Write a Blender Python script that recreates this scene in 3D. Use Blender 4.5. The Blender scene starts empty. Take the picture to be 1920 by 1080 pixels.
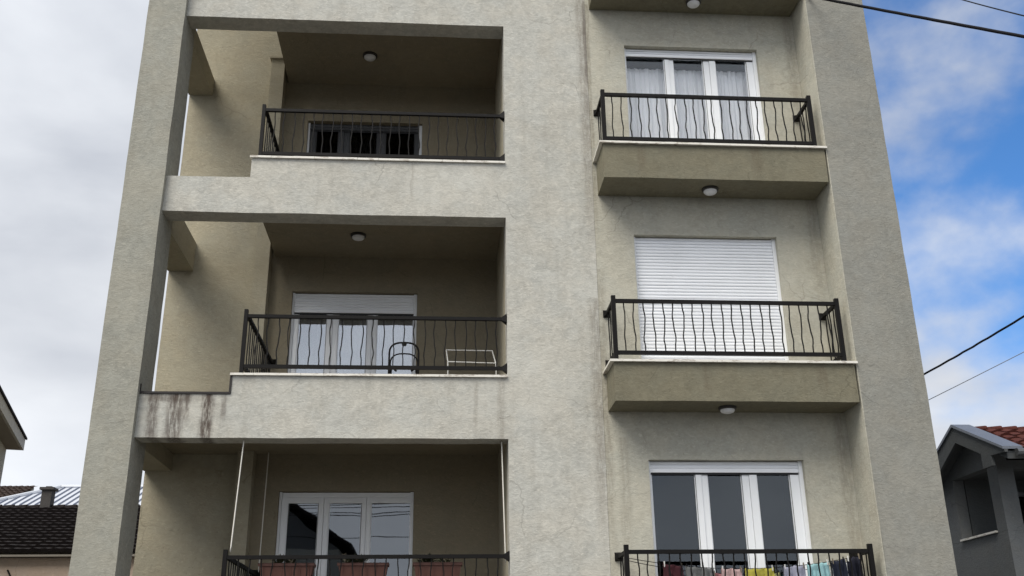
import bpy, bmesh, math, random
from mathutils import Vector, Matrix, noise
random.seed(7)
R = math.radians
ZO = 1.6                      # camera height above the ground; all z below are given from eye level
scn = bpy.context.scene
COL = scn.collection

# ------------------------------------------------------------------ camera
cam_d = bpy.data.cameras.new("camera"); cam = bpy.data.objects.new("camera", cam_d); COL.objects.link(cam)
pitch, yaw, roll = R(21.16), R(4.49), R(-0.78)
f_ = Vector((math.sin(yaw)*math.cos(pitch), math.cos(yaw)*math.cos(pitch), math.sin(pitch)))
r_ = Vector((math.cos(yaw), -math.sin(yaw), 0)); u_ = r_.cross(f_)
r2 = r_*math.cos(roll)+u_*math.sin(roll); u2 = -r_*math.sin(roll)+u_*math.cos(roll)
m = Matrix((r2, u2, -f_)).transposed().to_4x4()
m.translation = Vector((0, -11.9067, ZO)); cam.matrix_world = m
cam_d.sensor_width = 36; cam_d.lens = 1893/1920*36; cam_d.clip_end = 3000; cam_d.clip_start = .05
scn.camera = cam
scn.render.resolution_x = 1024; scn.render.resolution_y = 576

# ------------------------------------------------------------------ light
SUN_EL, SUN_AZ = 54.0, -42.0          # azimuth: 0 = behind the camera, negative = to the left
sd = Vector((math.sin(R(SUN_AZ))*math.cos(R(SUN_EL)), -math.cos(R(SUN_AZ))*math.cos(R(SUN_EL)), math.sin(R(SUN_EL))))
sl = bpy.data.lights.new("sun", 'SUN'); sl.energy = 3.0; sl.angle = R(38); sl.color = (1, .94, .84)
so = bpy.data.objects.new("sun", sl); COL.objects.link(so)
so.rotation_euler = sd.to_track_quat('Z', 'Y').to_euler(); so.location = (0, 0, 60)

w = bpy.data.worlds.new("World"); scn.world = w; w.use_nodes = True
N = w.node_tree.nodes; L = w.node_tree.links; N.clear()
def nd(t, **k):
    n = N.new(t)
    for a, b in k.items(): setattr(n, a, b)
    return n
def mth(op, a, b=None, c=None, clamp=False):
    n = N.new('ShaderNodeMath'); n.operation = op; n.use_clamp = clamp
    for i, v in enumerate((a, b, c)):
        if v is None: continue
        if isinstance(v, (int, float)): n.inputs[i].default_value = v
        else: L.new(v, n.inputs[i])
    return n.outputs[0]
tc = nd('ShaderNodeTexCoord'); sep = nd('ShaderNodeSeparateXYZ'); L.new(tc.outputs['Generated'], sep.inputs[0])
sky = nd('ShaderNodeTexSky'); sky.sky_type = 'NISHITA'; sky.sun_disc = False
sky.sun_elevation = R(SUN_EL); sky.sun_rotation = math.atan2(sd.x, sd.y); sky.air_density = 1.0; sky.dust_density = .4; sky.ozone_density = 2.5
def cloudnoise(scale, det, rough, off, sx=1, sy=1, sz=1.6, dist=0.3):
    mp = nd('ShaderNodeMapping'); L.new(tc.outputs['Generated'], mp.inputs[0])
    mp.inputs['Scale'].default_value = (sx, sy, sz); mp.inputs['Location'].default_value = off
    n = nd('ShaderNodeTexNoise'); L.new(mp.outputs[0], n.inputs['Vector'])
    n.inputs['Scale'].default_value = scale; n.inputs['Detail'].default_value = det
    n.inputs['Roughness'].default_value = rough; n.inputs['Distortion'].default_value = dist
    return n.outputs['Fac']
n1 = cloudnoise(3.6, 7, .5, (9.5, 14.4, 17.6), sz=1.2, dist=.1); n2 = cloudnoise(9.0, 6, .5, (14.3, 18.4, 7.9), sz=1.5, dist=.1)
xpos = mth('MAXIMUM', sep.outputs[0], 0.0)
ymask = mth('MULTIPLY', mth('ADD', sep.outputs[1], -.1), 2.0, clamp=True)
xz = mth('MULTIPLY', mth('MULTIPLY', xpos, ymask), mth('MAXIMUM', sep.outputs[2], 0.0))
cov = mth('ADD', mth('MULTIPLY', mth('SUBTRACT', n1, .5), 3.5), mth('MULTIPLY', mth('SUBTRACT', n2, .5), 1.3))
cov = mth('ADD', cov, mth('SUBTRACT', 1.34, mth('MULTIPLY', xz, 5.4)))
cov = mth('MULTIPLY', cov, 1.0, clamp=True)
mr = nd('ShaderNodeMapRange', interpolation_type='SMOOTHSTEP'); L.new(cov, mr.inputs[0])
mr.inputs[1].default_value = 0.0; mr.inputs[2].default_value = 1.0; mr.inputs[3].default_value = .04; mr.inputs[4].default_value = 1.0
# cloud tone: soft grey bellies, brighter near the horizon
n3 = cloudnoise(3.4, 6, .5, (16.0, 8.9, 18.7), sz=2.4, dist=.2)
cr = nd('ShaderNodeValToRGB'); L.new(n3, cr.inputs[0])
e = cr.color_ramp.elements; e[0].position = .3; e[0].color = (5.9, 6.25, 6.95, 1); e[1].position = .68; e[1].color = (9.0, 9.3, 9.8, 1)
# clouds brightened on the sun side behind the camera, added light for the facade
dt = nd('ShaderNodeVectorMath', operation='DOT_PRODUCT'); L.new(tc.outputs['Generated'], dt.inputs[0]); dt.inputs[1].default_value = sd
br = mth('ADD', 1.0, mth('MULTIPLY', mth('MAXIMUM', dt.outputs['Value'], 0.0), .55))
hz = mth('POWER', mth('SUBTRACT', 1.0, mth('ABSOLUTE', sep.outputs[2])), 9.0)
br = mth('ADD', br, mth('MULTIPLY', hz, 1.1))
cs = nd('ShaderNodeVectorMath', operation='SCALE'); L.new(cr.outputs[0], cs.inputs[0]); L.new(br, cs.inputs['Scale'])
bs = nd('ShaderNodeVectorMath', operation='MULTIPLY'); L.new(sky.outputs[0], bs.inputs[0]); bs.inputs[1].default_value = (.66, 1.38, 2.0)
mx = nd('ShaderNodeMix', data_type='RGBA'); L.new(mr.outputs[0], mx.inputs[0]); L.new(bs.outputs[0], mx.inputs[6]); L.new(cs.outputs[0], mx.inputs[7])
bg = nd('ShaderNodeBackground'); L.new(mx.outputs[2], bg.inputs[0]); bg.inputs[1].default_value = .068
wo = nd('ShaderNodeOutputWorld'); L.new(bg.outputs[0], wo.inputs[0])

scn.view_settings.view_transform = 'Standard'; scn.view_settings.look = 'None'
scn.view_settings.exposure = 0.42; scn.view_settings.gamma = 1
scn.render.engine = 'CYCLES'

# ------------------------------------------------------------------ materials
class NT:
    def __init__(s, name):
        s.m = bpy.data.materials.new(name); s.m.use_nodes = True; s.t = s.m.node_tree
        s.t.nodes.clear(); s.out = s.t.nodes.new('ShaderNodeOutputMaterial')
        s.b = s.t.nodes.new('ShaderNodeBsdfPrincipled'); s.t.links.new(s.b.outputs[0], s.out.inputs[0])
        s.pos = None
    def n(s, t, **k):
        n = s.t.nodes.new(t)
        for a, b in k.items(): setattr(n, a, b)
        return n
    def l(s, a, b): s.t.links.new(a, b)
    def P(s):
        if s.pos is None: s.pos = s.n('ShaderNodeTexCoord').outputs['Object']
        return s.pos
    def noise(s, scale, det=4, rough=.55, sc=(1, 1, 1), off=(0, 0, 0), dist=0):
        mp = s.n('ShaderNodeMapping'); s.l(s.P(), mp.inputs[0]); mp.inputs['Scale'].default_value = sc; mp.inputs['Location'].default_value = off
        n = s.n('ShaderNodeTexNoise'); s.l(mp.outputs[0], n.inputs['Vector'])
        n.inputs['Scale'].default_value = scale; n.inputs['Detail'].default_value = det; n.inputs['Roughness'].default_value = rough; n.inputs['Distortion'].default_value = dist
        return n.outputs['Fac']
    def math(s, op, a, b=None, clamp=False):
        n = s.n('ShaderNodeMath', operation=op); n.use_clamp = clamp
        for i, v in enumerate((a, b)):
            if v is None: continue
            if isinstance(v, (int, float)): n.inputs[i].default_value = v
            else: s.l(v, n.inputs[i])
        return n.outputs[0]
    def rng(s, v, a, b, c, d, smooth=True):
        n = s.n('ShaderNodeMapRange', interpolation_type='SMOOTHSTEP' if smooth else 'LINEAR'); s.l(v, n.inputs[0])
        for i, x in enumerate((a, b, c, d)): n.inputs[i+1].default_value = x
        return n.outputs[0]
    def mix(s, f, a, b, mode='MIX'):
        n = s.n('ShaderNodeMix', data_type='RGBA', blend_type=mode)
        if isinstance(f, (int, float)): n.inputs[0].default_value = f
        else: s.l(f, n.inputs[0])
        for i, v in ((6, a), (7, b)):
            if isinstance(v, tuple): n.inputs[i].default_value = (*v, 1)
            else: s.l(v, n.inputs[i])
        return n.outputs[2]
    def sep(s):
        n = s.n('ShaderNodeSeparateXYZ'); s.l(s.P(), n.inputs[0]); return n.outputs
    def bump(s, h, strength=.4, dist=.01):
        n = s.n('ShaderNodeBump'); s.l(h, n.inputs['Height']); n.inputs['Strength'].default_value = strength; n.inputs['Distance'].default_value = dist
        s.l(n.outputs[0], s.b.inputs['Normal'])
    def color(s, c):
        if isinstance(c, tuple): s.b.inputs['Base Color'].default_value = (*c, 1)
        else: s.l(c, s.b.inputs['Base Color'])

def plain(name, c, rough=.5, metal=0, var=.12, scale=9, bump=.0, spec=.5):
    t = NT(name); a = t.noise(scale, 5, .6)
    k = tuple(x*(1-var) for x in c); h = tuple(min(1, x*(1+var)) for x in c)
    t.color(t.mix(a, k, h)); t.b.inputs['Roughness'].default_value = rough; t.b.inputs['Metallic'].default_value = metal
    t.b.inputs['Specular IOR Level'].default_value = spec
    if bump: t.bump(t.noise(scale*8, 4, .6), bump, .004)
    return t.m

def stain(t, base, xc, w, z0, z1, col, axis=0, amt=.8, wob=.05, seed=0., nscale=7):
    """a run of dirt of its own shape: narrow in x, from z1 down to z0"""
    X = t.sep(); z = X[2]; x = X[axis]
    wn = t.noise(1.7, 4, .6, sc=(.2, .2, 1), off=(seed, seed, 0))
    xx = t.math('ADD', x, t.math('MULTIPLY', t.math('SUBTRACT', wn, .5), wob*2))
    d = t.math('ABSOLUTE', t.math('SUBTRACT', xx, xc))
    mk = t.rng(d, w*.25, w, 1, 0)
    mk = t.math('MULTIPLY', mk, t.rng(z, z0+ZO, z0+ZO+(z1-z0)*.5, 0, 1))
    mk = t.math('MULTIPLY', mk, t.rng(z, z1+ZO-.01, z1+ZO+.02, 1, 0))
    gr = t.noise(nscale, 5, .7, sc=(4, 4, .7), off=(seed*3, 0, seed))
    mk = t.math('MULTIPLY', mk, t.rng(gr, .3, .6, .1, 1))
    return t.mix(t.math('MULTIPLY', mk, amt), base, col)

def plaster(name, c, var=.16, streak=.12, stains=(), mott=1.0):
    t = NT(name)
    big = t.noise(1.1, 5, .6); mid = t.noise(7.5, 6, .62, sc=(1, 1, 1.3), dist=1.0); fine = t.noise(26, 5, .65, sc=(.8, .8, 1.4), dist=.5)
    tint = t.noise(2.6, 4, .6, off=(9, 4, 2))
    v = t.math('ADD', t.math('MULTIPLY', t.math('SUBTRACT', big, .5), 1.1*mott), t.math('MULTIPLY', t.math('SUBTRACT', mid, .5), 2.1*mott))
    v = t.math('ADD', v, t.math('MULTIPLY', t.math('SUBTRACT', fine, .5), 1.7*mott))
    v = t.math('ADD', v, .5, clamp=True)
    lo = tuple(x*(1-var) for x in c); hi = tuple(x*(1+var) for x in c)
    col = t.mix(v, lo, hi)
    col = t.mix(t.rng(tint, .35, .65, 0, .5), col, t.mix(1.0, col, (.95, 1.0, 1.06), 'MULTIPLY'))
    st = t.noise(2.2, 5, .65, sc=(3.2, 3.2, .22), off=(2, 1, 0))
    col = t.mix(t.rng(st, .5, .72, 0, streak), col, (c[0]*.45, c[1]*.43, c[2]*.40))
    # pale trowel flecks and small dark pits
    fl = t.noise(17, 3, .5, sc=(1, 1, 1.6), off=(5, 5, 5), dist=1.2)
    col = t.mix(t.rng(fl, .60, .70, 0, .5), col, tuple(min(1, x*1.33) for x in c))
    pit = t.noise(33, 2, .5, off=(1, 8, 3))
    col = t.mix(t.rng(pit, .66, .75, 0, .4), col, tuple(x*.5 for x in c))
    # hairline cracks and level patches where the render was repaired
    mp = t.n('ShaderNodeMapping'); wv = t.n('ShaderNodeTexNoise'); t.l(t.P(), wv.inputs['Vector']); wv.inputs['Scale'].default_value = 2.1; wv.inputs['Detail'].default_value = 5
    ad = t.n('ShaderNodeVectorMath', operation='MULTIPLY_ADD'); t.l(wv.outputs['Color'], ad.inputs[0]); ad.inputs[1].default_value = (.5, .5, .5); t.l(t.P(), ad.inputs[2])
    vo = t.n('ShaderNodeTexVoronoi', feature='DISTANCE_TO_EDGE'); t.l(ad.outputs[0], vo.inputs['Vector']); vo.inputs['Scale'].default_value = .62
    ck = t.math('MULTIPLY', t.rng(vo.outputs['Distance'], .0, .006, 1, 0), t.rng(t.noise(1.3, 3, .5, off=(4, 9, 1)), .5, .6, 0, 1))
    col = t.mix(t.math('MULTIPLY', ck, .45), col, tuple(x*.45 for x in c))
    pt = t.noise(.8, 1, .3, sc=(1, 1, 1.5), off=(12, 3, 6))
    col = t.mix(t.rng(pt, .60, .63, 0, .22), col, tuple(min(1, x*1.22) for x in c))
    for s in stains: col = stain(t, col, **s)
    t.color(col); t.b.inputs['Roughness'].default_value = .92; t.b.inputs['Specular IOR Level'].default_value = .2
    h = t.math('ADD', t.math('MULTIPLY', mid, .28), t.math('MULTIPLY', fine, .62)); h = t.math('ADD', h, t.math('MULTIPLY', fl, .35))
    t.bump(h, .55, .014)
    return t.m

rust = (.055, .036, .028); brown = (.10, .075, .05)
C_FACADE = (.437, .424, .377)
M_facade = plaster("facade_plaster", C_FACADE, .165, .15, stains=(
    dict(xc=-3.33, w=.10, z0=2.35, z1=3.21, col=rust, amt=.72, seed=1.),
    dict(xc=-3.07, w=.15, z0=2.30, z1=3.21, col=rust, amt=.80, seed=4.),
    dict(xc=-2.95, w=.05, z0=2.8, z1=3.21, col=rust, amt=.7, seed=8.),
    dict(xc=-2.70, w=.11, z0=2.35, z1=3.21, col=rust, amt=.92, seed=2.),
    dict(xc=-2.52, w=.05, z0=2.8, z1=3.21, col=rust, amt=.5, seed=5.),
    dict(xc=-3.15, w=.45, z0=3.08, z1=3.21, col=rust, amt=.6, seed=5., wob=.1),
    dict(xc=2.02, w=.045, z0=6.9, z1=9.05, col=rust, amt=.6, seed=3., wob=.02, nscale=3),
    dict(xc=1.98, w=.12, z0=4.6, z1=9.4, col=brown, amt=.38, seed=6., wob=.04),
    dict(xc=1.98, w=.11, z0=1.0, z1=4.5, col=brown, amt=.38, seed=7., wob=.04),
    dict(xc=.48, w=.04, z0=2.6, z1=3.45, col=brown, amt=.25, seed=9.),
    dict(xc=.78, w=.07, z0=1.8, z1=3.45, col=brown, amt=.28, seed=3.),
    dict(xc=-.35, w=.03, z0=5.7, z1=6.4, col=brown, amt=.28, seed=2.),
    dict(xc=-3.42, w=.10, z0=8.55, z1=10, col=brown, amt=.75, seed=1.),
    dict(xc=-2.0, w=.12, z0=8.7, z1=10, col=brown, amt=.4, seed=8.),
))
M_beige = plaster("beige_plaster", (.365, .33, .245), .11, .06, mott=.8)
M_wallr = plaster("warm_grey_plaster", (.40, .383, .318), .14, .08, mott=.9, stains=(
    dict(xc=4.96, w=.10, z0=3.5, z1=8.9, col=brown, amt=.28, seed=3.),
    dict(xc=4.97, w=.12, z0=.6, z1=3.0, col=brown, amt=.28, seed=6.),
    dict(xc=2.05, w=.05, z0=5.0, z1=9.0, col=brown, amt=.42, seed=3., wob=.03),
    dict(xc=2.06, w=.10, z0=.3, z1=4.9, col=brown, amt=.30, seed=5., wob=.05),
    dict(xc=2.25, w=.10, z0=.9, z1=2.7, col=brown, amt=.22, seed=2.),))
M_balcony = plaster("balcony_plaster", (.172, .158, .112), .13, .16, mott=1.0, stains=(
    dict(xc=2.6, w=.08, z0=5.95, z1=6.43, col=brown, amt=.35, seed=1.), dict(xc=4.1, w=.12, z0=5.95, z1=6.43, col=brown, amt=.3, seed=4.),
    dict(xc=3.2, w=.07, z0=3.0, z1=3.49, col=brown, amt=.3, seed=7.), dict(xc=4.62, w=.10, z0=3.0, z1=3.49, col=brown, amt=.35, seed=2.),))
M_loggia = plaster("loggia_shaded_plaster", (.245, .212, .150), .09, .05, mott=.8)  # back walls and ceilings: the loggia's shade is put into this darker colour
M_pier = plaster("grey_plaster", (.240, .234, .205), .13, .10, mott=1.0)
M_pillar = plaster("pale_grey_plaster", (.30, .29, .245), .14, .12, mott=1.0)
M_marble = (lambda t: (t.color(t.mix(t.rng(t.noise(6, 5, .7, sc=(1, 1, 4)), .52, .62, 0, .8), t.mix(t.noise(30, 3), (.62, .6, .54), (.74, .72, .66)), (.33, .29, .24))), t.m)[1])(NT("marble_ledge"))
M_black = plain("black_painted_steel", (.006, .0055, .0055), .6, 0, .3, 30, .1, .15)
M_white = plain("white_pvc", (.80, .82, .84), .35, 0, .04, 5)
M_dim = plain("shaded_sash_and_shutter", (.045, .047, .050), .5)  # sashes and shutter of the top loggia door, darkened in colour for shade
M_shut = plain("white_shutter_slats", (.79, .81, .84), .4, 0, .09, 2.2)
M_gasket = plain("dark_gasket_and_shade", (.01, .01, .012), .6)
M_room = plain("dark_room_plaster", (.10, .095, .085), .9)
M_flash = plain("black_bitumen_flashing", (.012, .009, .009), .7, 0, .3, 20, .3)
M_curt = plain("white_sheer_curtain", (.90, .91, .93), .9, 0, .05, 6)
M_terra = plain("terracotta_plastic", (.105, .043, .031), .65, 0, .18, 12, .2)
M_tile = plain("dark_low_bounce_tiles", (.10, .085, .07), .5, 0, .15, 6)
M_soil = plain("potting_soil", (.03, .022, .016), .95)
M_leaf = plain("dusty_leaf", (.055, .065, .035), .7, 0, .35, 20)
M_dry = plain("dry_stems", (.18, .15, .11), .8, 0, .3, 20)
M_rope = plain("pale_steel_cable", (.72, .70, .64), .5, 0, .1, 30)
M_cable = plain("black_cable_rubber", (.006, .006, .008), .7, 0, .1, 9, 0, .1)
M_cableg = plain("grey_thin_cable", (.14, .15, .17), .5)
M_lampw = plain("opal_lamp_glass", (.72, .73, .75), .3, 0, .04)
M_lampr = plain("dark_lamp_rim", (.03, .028, .025), .5)
M_rackw = plain("white_coated_wire", (.66, .66, .64), .4)
M_conc = plain("grey_concrete", (.3, .29, .27), .9, 0, .15, 4, .4)

def glass(name, refl, tint=(.9, .95, 1.0), through=1.0):
    t = NT(name); t.t.nodes.remove(t.b)
    tr = t.n('ShaderNodeBsdfTransparent'); tr.inputs[0].default_value = (through, through, through, 1)
    gl = t.n('ShaderNodeBsdfGlossy'); gl.inputs['Color'].default_value = (*tint, 1); gl.inputs['Roughness'].default_value = .012
    bp = t.n('ShaderNodeBump'); t.l(t.noise(1.3, 2, .4), bp.inputs['Height']); bp.inputs['Strength'].default_value = .08; bp.inputs['Distance'].default_value = .02
    t.l(bp.outputs[0], gl.inputs['Normal'])
    lw = t.n('ShaderNodeFresnel'); lw.inputs[0].default_value = 1.5; t.l(bp.outputs[0], lw.inputs['Normal'])
    f = t.math('ADD', t.math('MULTIPLY', lw.outputs[0], .6), refl-.024, clamp=True)
    mixs = t.n('ShaderNodeMixShader'); t.l(f, mixs.inputs[0]); t.l(tr.outputs[0], mixs.inputs[1]); t.l(gl.outputs[0], mixs.inputs[2])
    t.l(mixs.outputs[0], t.out.inputs[0]); return t.m
M_glass = glass("window_glass", .058, (.85, .93, 1.0), through=.5)
M_glass_cu = glass("window_glass_clear", .035, through=.99)
M_glass_lo = glass("window_glass_loggia", .13, through=.35)
M_glass_mid = glass("window_glass_coated", .25, (.88, .93, 1.0), through=.85)
M_glass_dk = glass("window_glass_dark", .03, through=.5)

# ------------------------------------------------------------------ mesh helpers
def obj(name, bm, mat, parent=None, smooth=False):
    me = bpy.data.meshes.new(name)
    bmesh.ops.recalc_face_normals(bm, faces=bm.faces[:])
    bm.to_mesh(me); bm.free()
    if mat: me.materials.append(mat)
    if smooth:
        for p in me.polygons: p.use_smooth = True
    o = bpy.data.objects.new(name, me); COL.objects.link(o)
    if parent: o.parent = parent
    return o
def tag(o, label, cat, group=None, kind=None):
    if label: o['label'] = label
    if cat: o['category'] = cat
    if group: o['group'] = group
    if kind: o['kind'] = kind
    return o
def empty(name, label, cat, group=None):
    o = bpy.data.objects.new(name, None); COL.objects.link(o); o.empty_display_size = .3
    return tag(o, label, cat, group)
def box(bm, x0, x1, y0, y1, z0, z1, zo=ZO, M=None):
    vs = [bm.verts.new(Vector((x, y, z+zo)) if M is None else M @ Vector((x, y, z+zo))) for x in (x0, x1) for y in (y0, y1) for z in (z0, z1)]
    for f in ((0, 1, 3, 2), (4, 6, 7, 5), (0, 4, 5, 1), (2, 3, 7, 6), (0, 2, 6, 4), (1, 5, 7, 3)):
        bm.faces.new([vs[i] for i in f])
    return vs
def bxo(name, mat, parent, *boxes, bevel=0):
    bm = bmesh.new()
    for b in boxes: box(bm, *b)
    if bevel: bmesh.ops.bevel(bm, geom=bm.edges[:], offset=bevel, segments=1, affect='EDGES')
    return obj(name, bm, mat, parent)
def hexa(bm, pts, zo=ZO):
    """8 points: bottom ring 0-3, top ring 4-7"""
    v = [bm.verts.new((p[0], p[1], p[2]+zo)) for p in pts]
    for f in ((0, 3, 2, 1), (4, 5, 6, 7), (0, 1, 5, 4), (1, 2, 6, 5), (2, 3, 7, 6), (3, 0, 4, 7)): bm.faces.new([v[i] for i in f])
def prism(bm, prof, axis, a0, a1, zo=ZO):
    """extrude a 2D profile (u,z); axis 'x': u=y, axis 'y': u=x"""
    def mk(u, z, a): return (a, u, z+zo) if axis == 'x' else (u, a, z+zo)
    A = [bm.verts.new(mk(u, z, a0)) for u, z in prof]; B = [bm.verts.new(mk(u, z, a1)) for u, z in prof]
    bm.faces.new(A); bm.faces.new(B[::-1]); n = len(prof)
    for i in range(n): bm.faces.new((A[i], B[i], B[(i+1) % n], A[(i+1) % n]))
def tube(bm, pts, r, seg=8, cap=True, zo=ZO):
    pts = [Vector(p)+Vector((0, 0, zo)) for p in pts]; rings = []
    up = Vector((0, 0, 1))
    for i, p in enumerate(pts):
        d = (pts[min(i+1, len(pts)-1)]-pts[max(i-1, 0)]).normalized()
        a = d.cross(up)
        if a.length < .05: a = d.cross(Vector((0, 1, 0)))
        a.normalize(); b = d.cross(a)
        rr = r[i] if isinstance(r, (list, tuple)) else r
        rings.append([bm.verts.new(p+a*math.cos(2*math.pi*k/seg)*rr+b*math.sin(2*math.pi*k/seg)*rr) for k in range(seg)])
    for i in range(len(rings)-1):
        for k in range(seg): bm.faces.new((rings[i][k], rings[i][(k+1) % seg], rings[i+1][(k+1) % seg], rings[i+1][k]))
    if cap: bm.faces.new(rings[0]); bm.faces.new(rings[-1][::-1])
def cuts(vals, step=.16):
    vals = sorted(vals); out = []
    for a, b in zip(vals[:-1], vals[1:]):
        n = max(1, round((b-a)/step)); out += [a+(b-a)*i/n for i in range(n)]
    return out+[vals[-1]]
def wobble(bm, amp=.004, keep=()):
    for v in bm.verts:
        n1_ = noise.noise(v.co*1.9+Vector((3, 1, 7))); n2_ = noise.noise(v.co*1.9+Vector((13, 21, 5))); n3_ = noise.noise(v.co*6.1)
        v.co.x += amp*(n1_*1.2+n3_*.5); v.co.z += amp*(n2_*1.2-n3_*.5)
def grid_solid(name, mat, parent, rects, holes, y0, y1, amp=.005, step=.16):
    """solid slab between y0 and y1 made of rects (x0,x1,z0,z1) minus holes, as one clean mesh with slightly hand-made edges"""
    xs = cuts({round(v, 4) for r in rects+holes for v in r[:2]}, step); zs = cuts({round(v, 4) for r in rects+holes for v in r[2:]}, step)
    def filled(i, j):
        if not (0 <= i < len(xs)-1 and 0 <= j < len(zs)-1): return False
        cx = (xs[i]+xs[i+1])/2; cz = (zs[j]+zs[j+1])/2
        ins = lambda r: r[0] < cx < r[1] and r[2] < cz < r[3]
        return any(map(ins, rects)) and not any(map(ins, holes))
    bm = bmesh.new(); V = {}
    def v(i, j, k):
        if (i, j, k) not in V: V[(i, j, k)] = bm.verts.new((xs[i], (y0, y1)[k], zs[j]+ZO))
        return V[(i, j, k)]
    for i in range(len(xs)-1):
        for j in range(len(zs)-1):
            if not filled(i, j): continue
            bm.faces.new((v(i, j, 0), v(i+1, j, 0), v(i+1, j+1, 0), v(i, j+1, 0)))
            bm.faces.new((v(i, j, 1), v(i, j+1, 1), v(i+1, j+1, 1), v(i+1, j, 1)))
            if not filled(i-1, j): bm.faces.new((v(i, j, 0), v(i, j+1, 0), v(i, j+1, 1), v(i, j, 1)))
            if not filled(i+1, j): bm.faces.new((v(i+1, j, 0), v(i+1, j, 1), v(i+1, j+1, 1), v(i+1, j+1, 0)))
            if not filled(i, j-1): bm.faces.new((v(i, j, 0), v(i, j, 1), v(i+1, j, 1), v(i+1, j, 0)))
            if not filled(i, j+1): bm.faces.new((v(i, j+1, 0), v(i+1, j+1, 0), v(i+1, j+1, 1), v(i, j+1, 1)))
    wobble(bm, amp)
    return obj(name, bm, mat, parent)

# ------------------------------------------------------------------ ground
def ground():
    t = NT("asphalt"); a = t.noise(.6, 6, .6); b = t.noise(60, 3, .6)
    t.color(t.mix(t.math('MULTIPLY', t.math('ADD', a, b), .5), (.028, .027, .026), (.055, .053, .05))); t.b.inputs['Roughness'].default_value = .9
    t.bump(b, .4, .01)
    bm = bmesh.new(); v = [bm.verts.new(p) for p in ((-900, -900, 0), (900, -900, 0), (900, 900, 0), (-900, 900, 0))]; bm.faces.new(v)
    tag(obj("ground", bm, t.m), None, None, kind='structure')
    t = NT("paving"); br = t.n('ShaderNodeTexBrick'); t.l(t.P(), br.inputs['Vector']); br.inputs['Scale'].default_value = 2.2
    br.inputs['Color1'].default_value = (.16, .15, .14, 1); br.inputs['Color2'].default_value = (.2, .19, .175, 1); br.inputs['Mortar'].default_value = (.06, .06, .055, 1)
    t.color(br.outputs[0]); t.b.inputs['Roughness'].default_value = .9
    bm = bmesh.new(); box(bm, -30, 30, -3.0, -.002, -.03, .12, zo=0); tag(obj("pavement", bm, t.m), None, None, kind='structure')
ground()

# ------------------------------------------------------------------ apartment building
B = empty("apartment_building", "grey and beige plastered apartment block with stepped loggias and small railed balconies", "apartment building")
FX0, FX1, FX2, FX3 = -3.51, -2.45, .865, 2.03
TOP = 12.3
grid_solid("front_wall", M_facade, B, [(FX0, FX3, -1.6, TOP)],
    [(FX0, FX1, .25, 2.683), (FX1, FX2, .49, 2.683), (FX0, FX1, 3.21, 5.605), (FX1, FX2, 3.44, 5.605), (FX0, FX1, 6.11, 8.575), (FX1, FX2, 6.39, 8.575)], 0, .30)
grid_solid("corner_pillar", M_pillar, B, [(-4.008, -3.511, -1.6, TOP)], [], -.085, .5)
grid_solid("end_pier", M_pier, B, [(5.065, 5.881, -1.6, TOP)], [], -.535, .20)
YR = .0
grid_solid("balcony_wall", M_wallr, B, [(FX3+.002, 5.064, -1.6, TOP)],
    [(2.552, 4.462, 0.602, 2.437), (2.541, 4.451, 3.515, 5.401), (2.569, 4.484, 6.447, 8.328)], .003, .25, amp=.003)
bxo("pier_return", M_wallr, B, (5.054, 5.0645, -.533, -.001, -1.6, TOP))
YB = 2.05
grid_solid("bay_wall", M_beige, B, [(-3.92, -2.46, -1.6, TOP)], [], YB, 2.3, amp=.003)
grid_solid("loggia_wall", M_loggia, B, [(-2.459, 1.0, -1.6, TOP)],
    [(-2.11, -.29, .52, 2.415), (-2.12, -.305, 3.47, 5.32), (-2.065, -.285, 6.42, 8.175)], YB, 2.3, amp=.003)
bxo("pilaster", M_beige, B, (-2.655, -2.45, 1.82, 2.048, -1.6, 9.13))
bxo("pilaster_cap", M_beige, B, (-2.68, -2.425, 1.79, 2.046, 9.132, 9.16))
# inner side walls, slabs, rooms
bxo("loggia_side_wall", M_beige, B, (FX2+.004, FX2+.25, .302, 2.046, -1.6, TOP))
bxo("side_wall", M_beige, B, (-3.918, -3.70, 2.302, 9, -1.6, TOP)); bxo("side_wall", M_pier, B, (5.65, 5.878, .202, 9, -1.6, TOP))
bxo("rear_wall", M_beige, B, (-3.918, 5.878, 9.002, 9.25, -1.6, TOP))
bxo("roof_slab", M_conc, B, (-3.95, 5.92, 2.0, 9.3, TOP+.003, TOP+.25), (-2.4, 5.92, -.55, 1.99, TOP+.003, TOP+.25))
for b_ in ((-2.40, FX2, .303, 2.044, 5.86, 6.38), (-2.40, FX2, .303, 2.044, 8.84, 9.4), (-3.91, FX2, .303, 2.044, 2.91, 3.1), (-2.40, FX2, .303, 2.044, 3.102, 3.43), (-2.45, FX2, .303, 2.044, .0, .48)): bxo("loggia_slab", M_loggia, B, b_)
for z in (.482, 3.432, 6.382): bxo("loggia_floor", M_tile, B, (-2.40, FX2-.002, .304, 2.042, z, z+.03))  # unseen floor layer, added dark to cut bounce light onto the ceilings
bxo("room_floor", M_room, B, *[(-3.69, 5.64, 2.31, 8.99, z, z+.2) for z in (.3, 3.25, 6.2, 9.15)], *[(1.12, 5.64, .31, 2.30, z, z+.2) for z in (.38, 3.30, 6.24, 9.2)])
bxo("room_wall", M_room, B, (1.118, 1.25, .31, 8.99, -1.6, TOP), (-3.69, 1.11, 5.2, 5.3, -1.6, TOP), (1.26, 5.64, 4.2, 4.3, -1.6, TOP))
for z0, z1 in ((2.683, 3.10), (5.605, 6.05), (8.575, 8.87)):
    bm = bmesh.new(); box(bm, -3.93, -3.565, .504, 2.045, z0, z1); obj("cross_beam", bm, M_beige, B)
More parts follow.
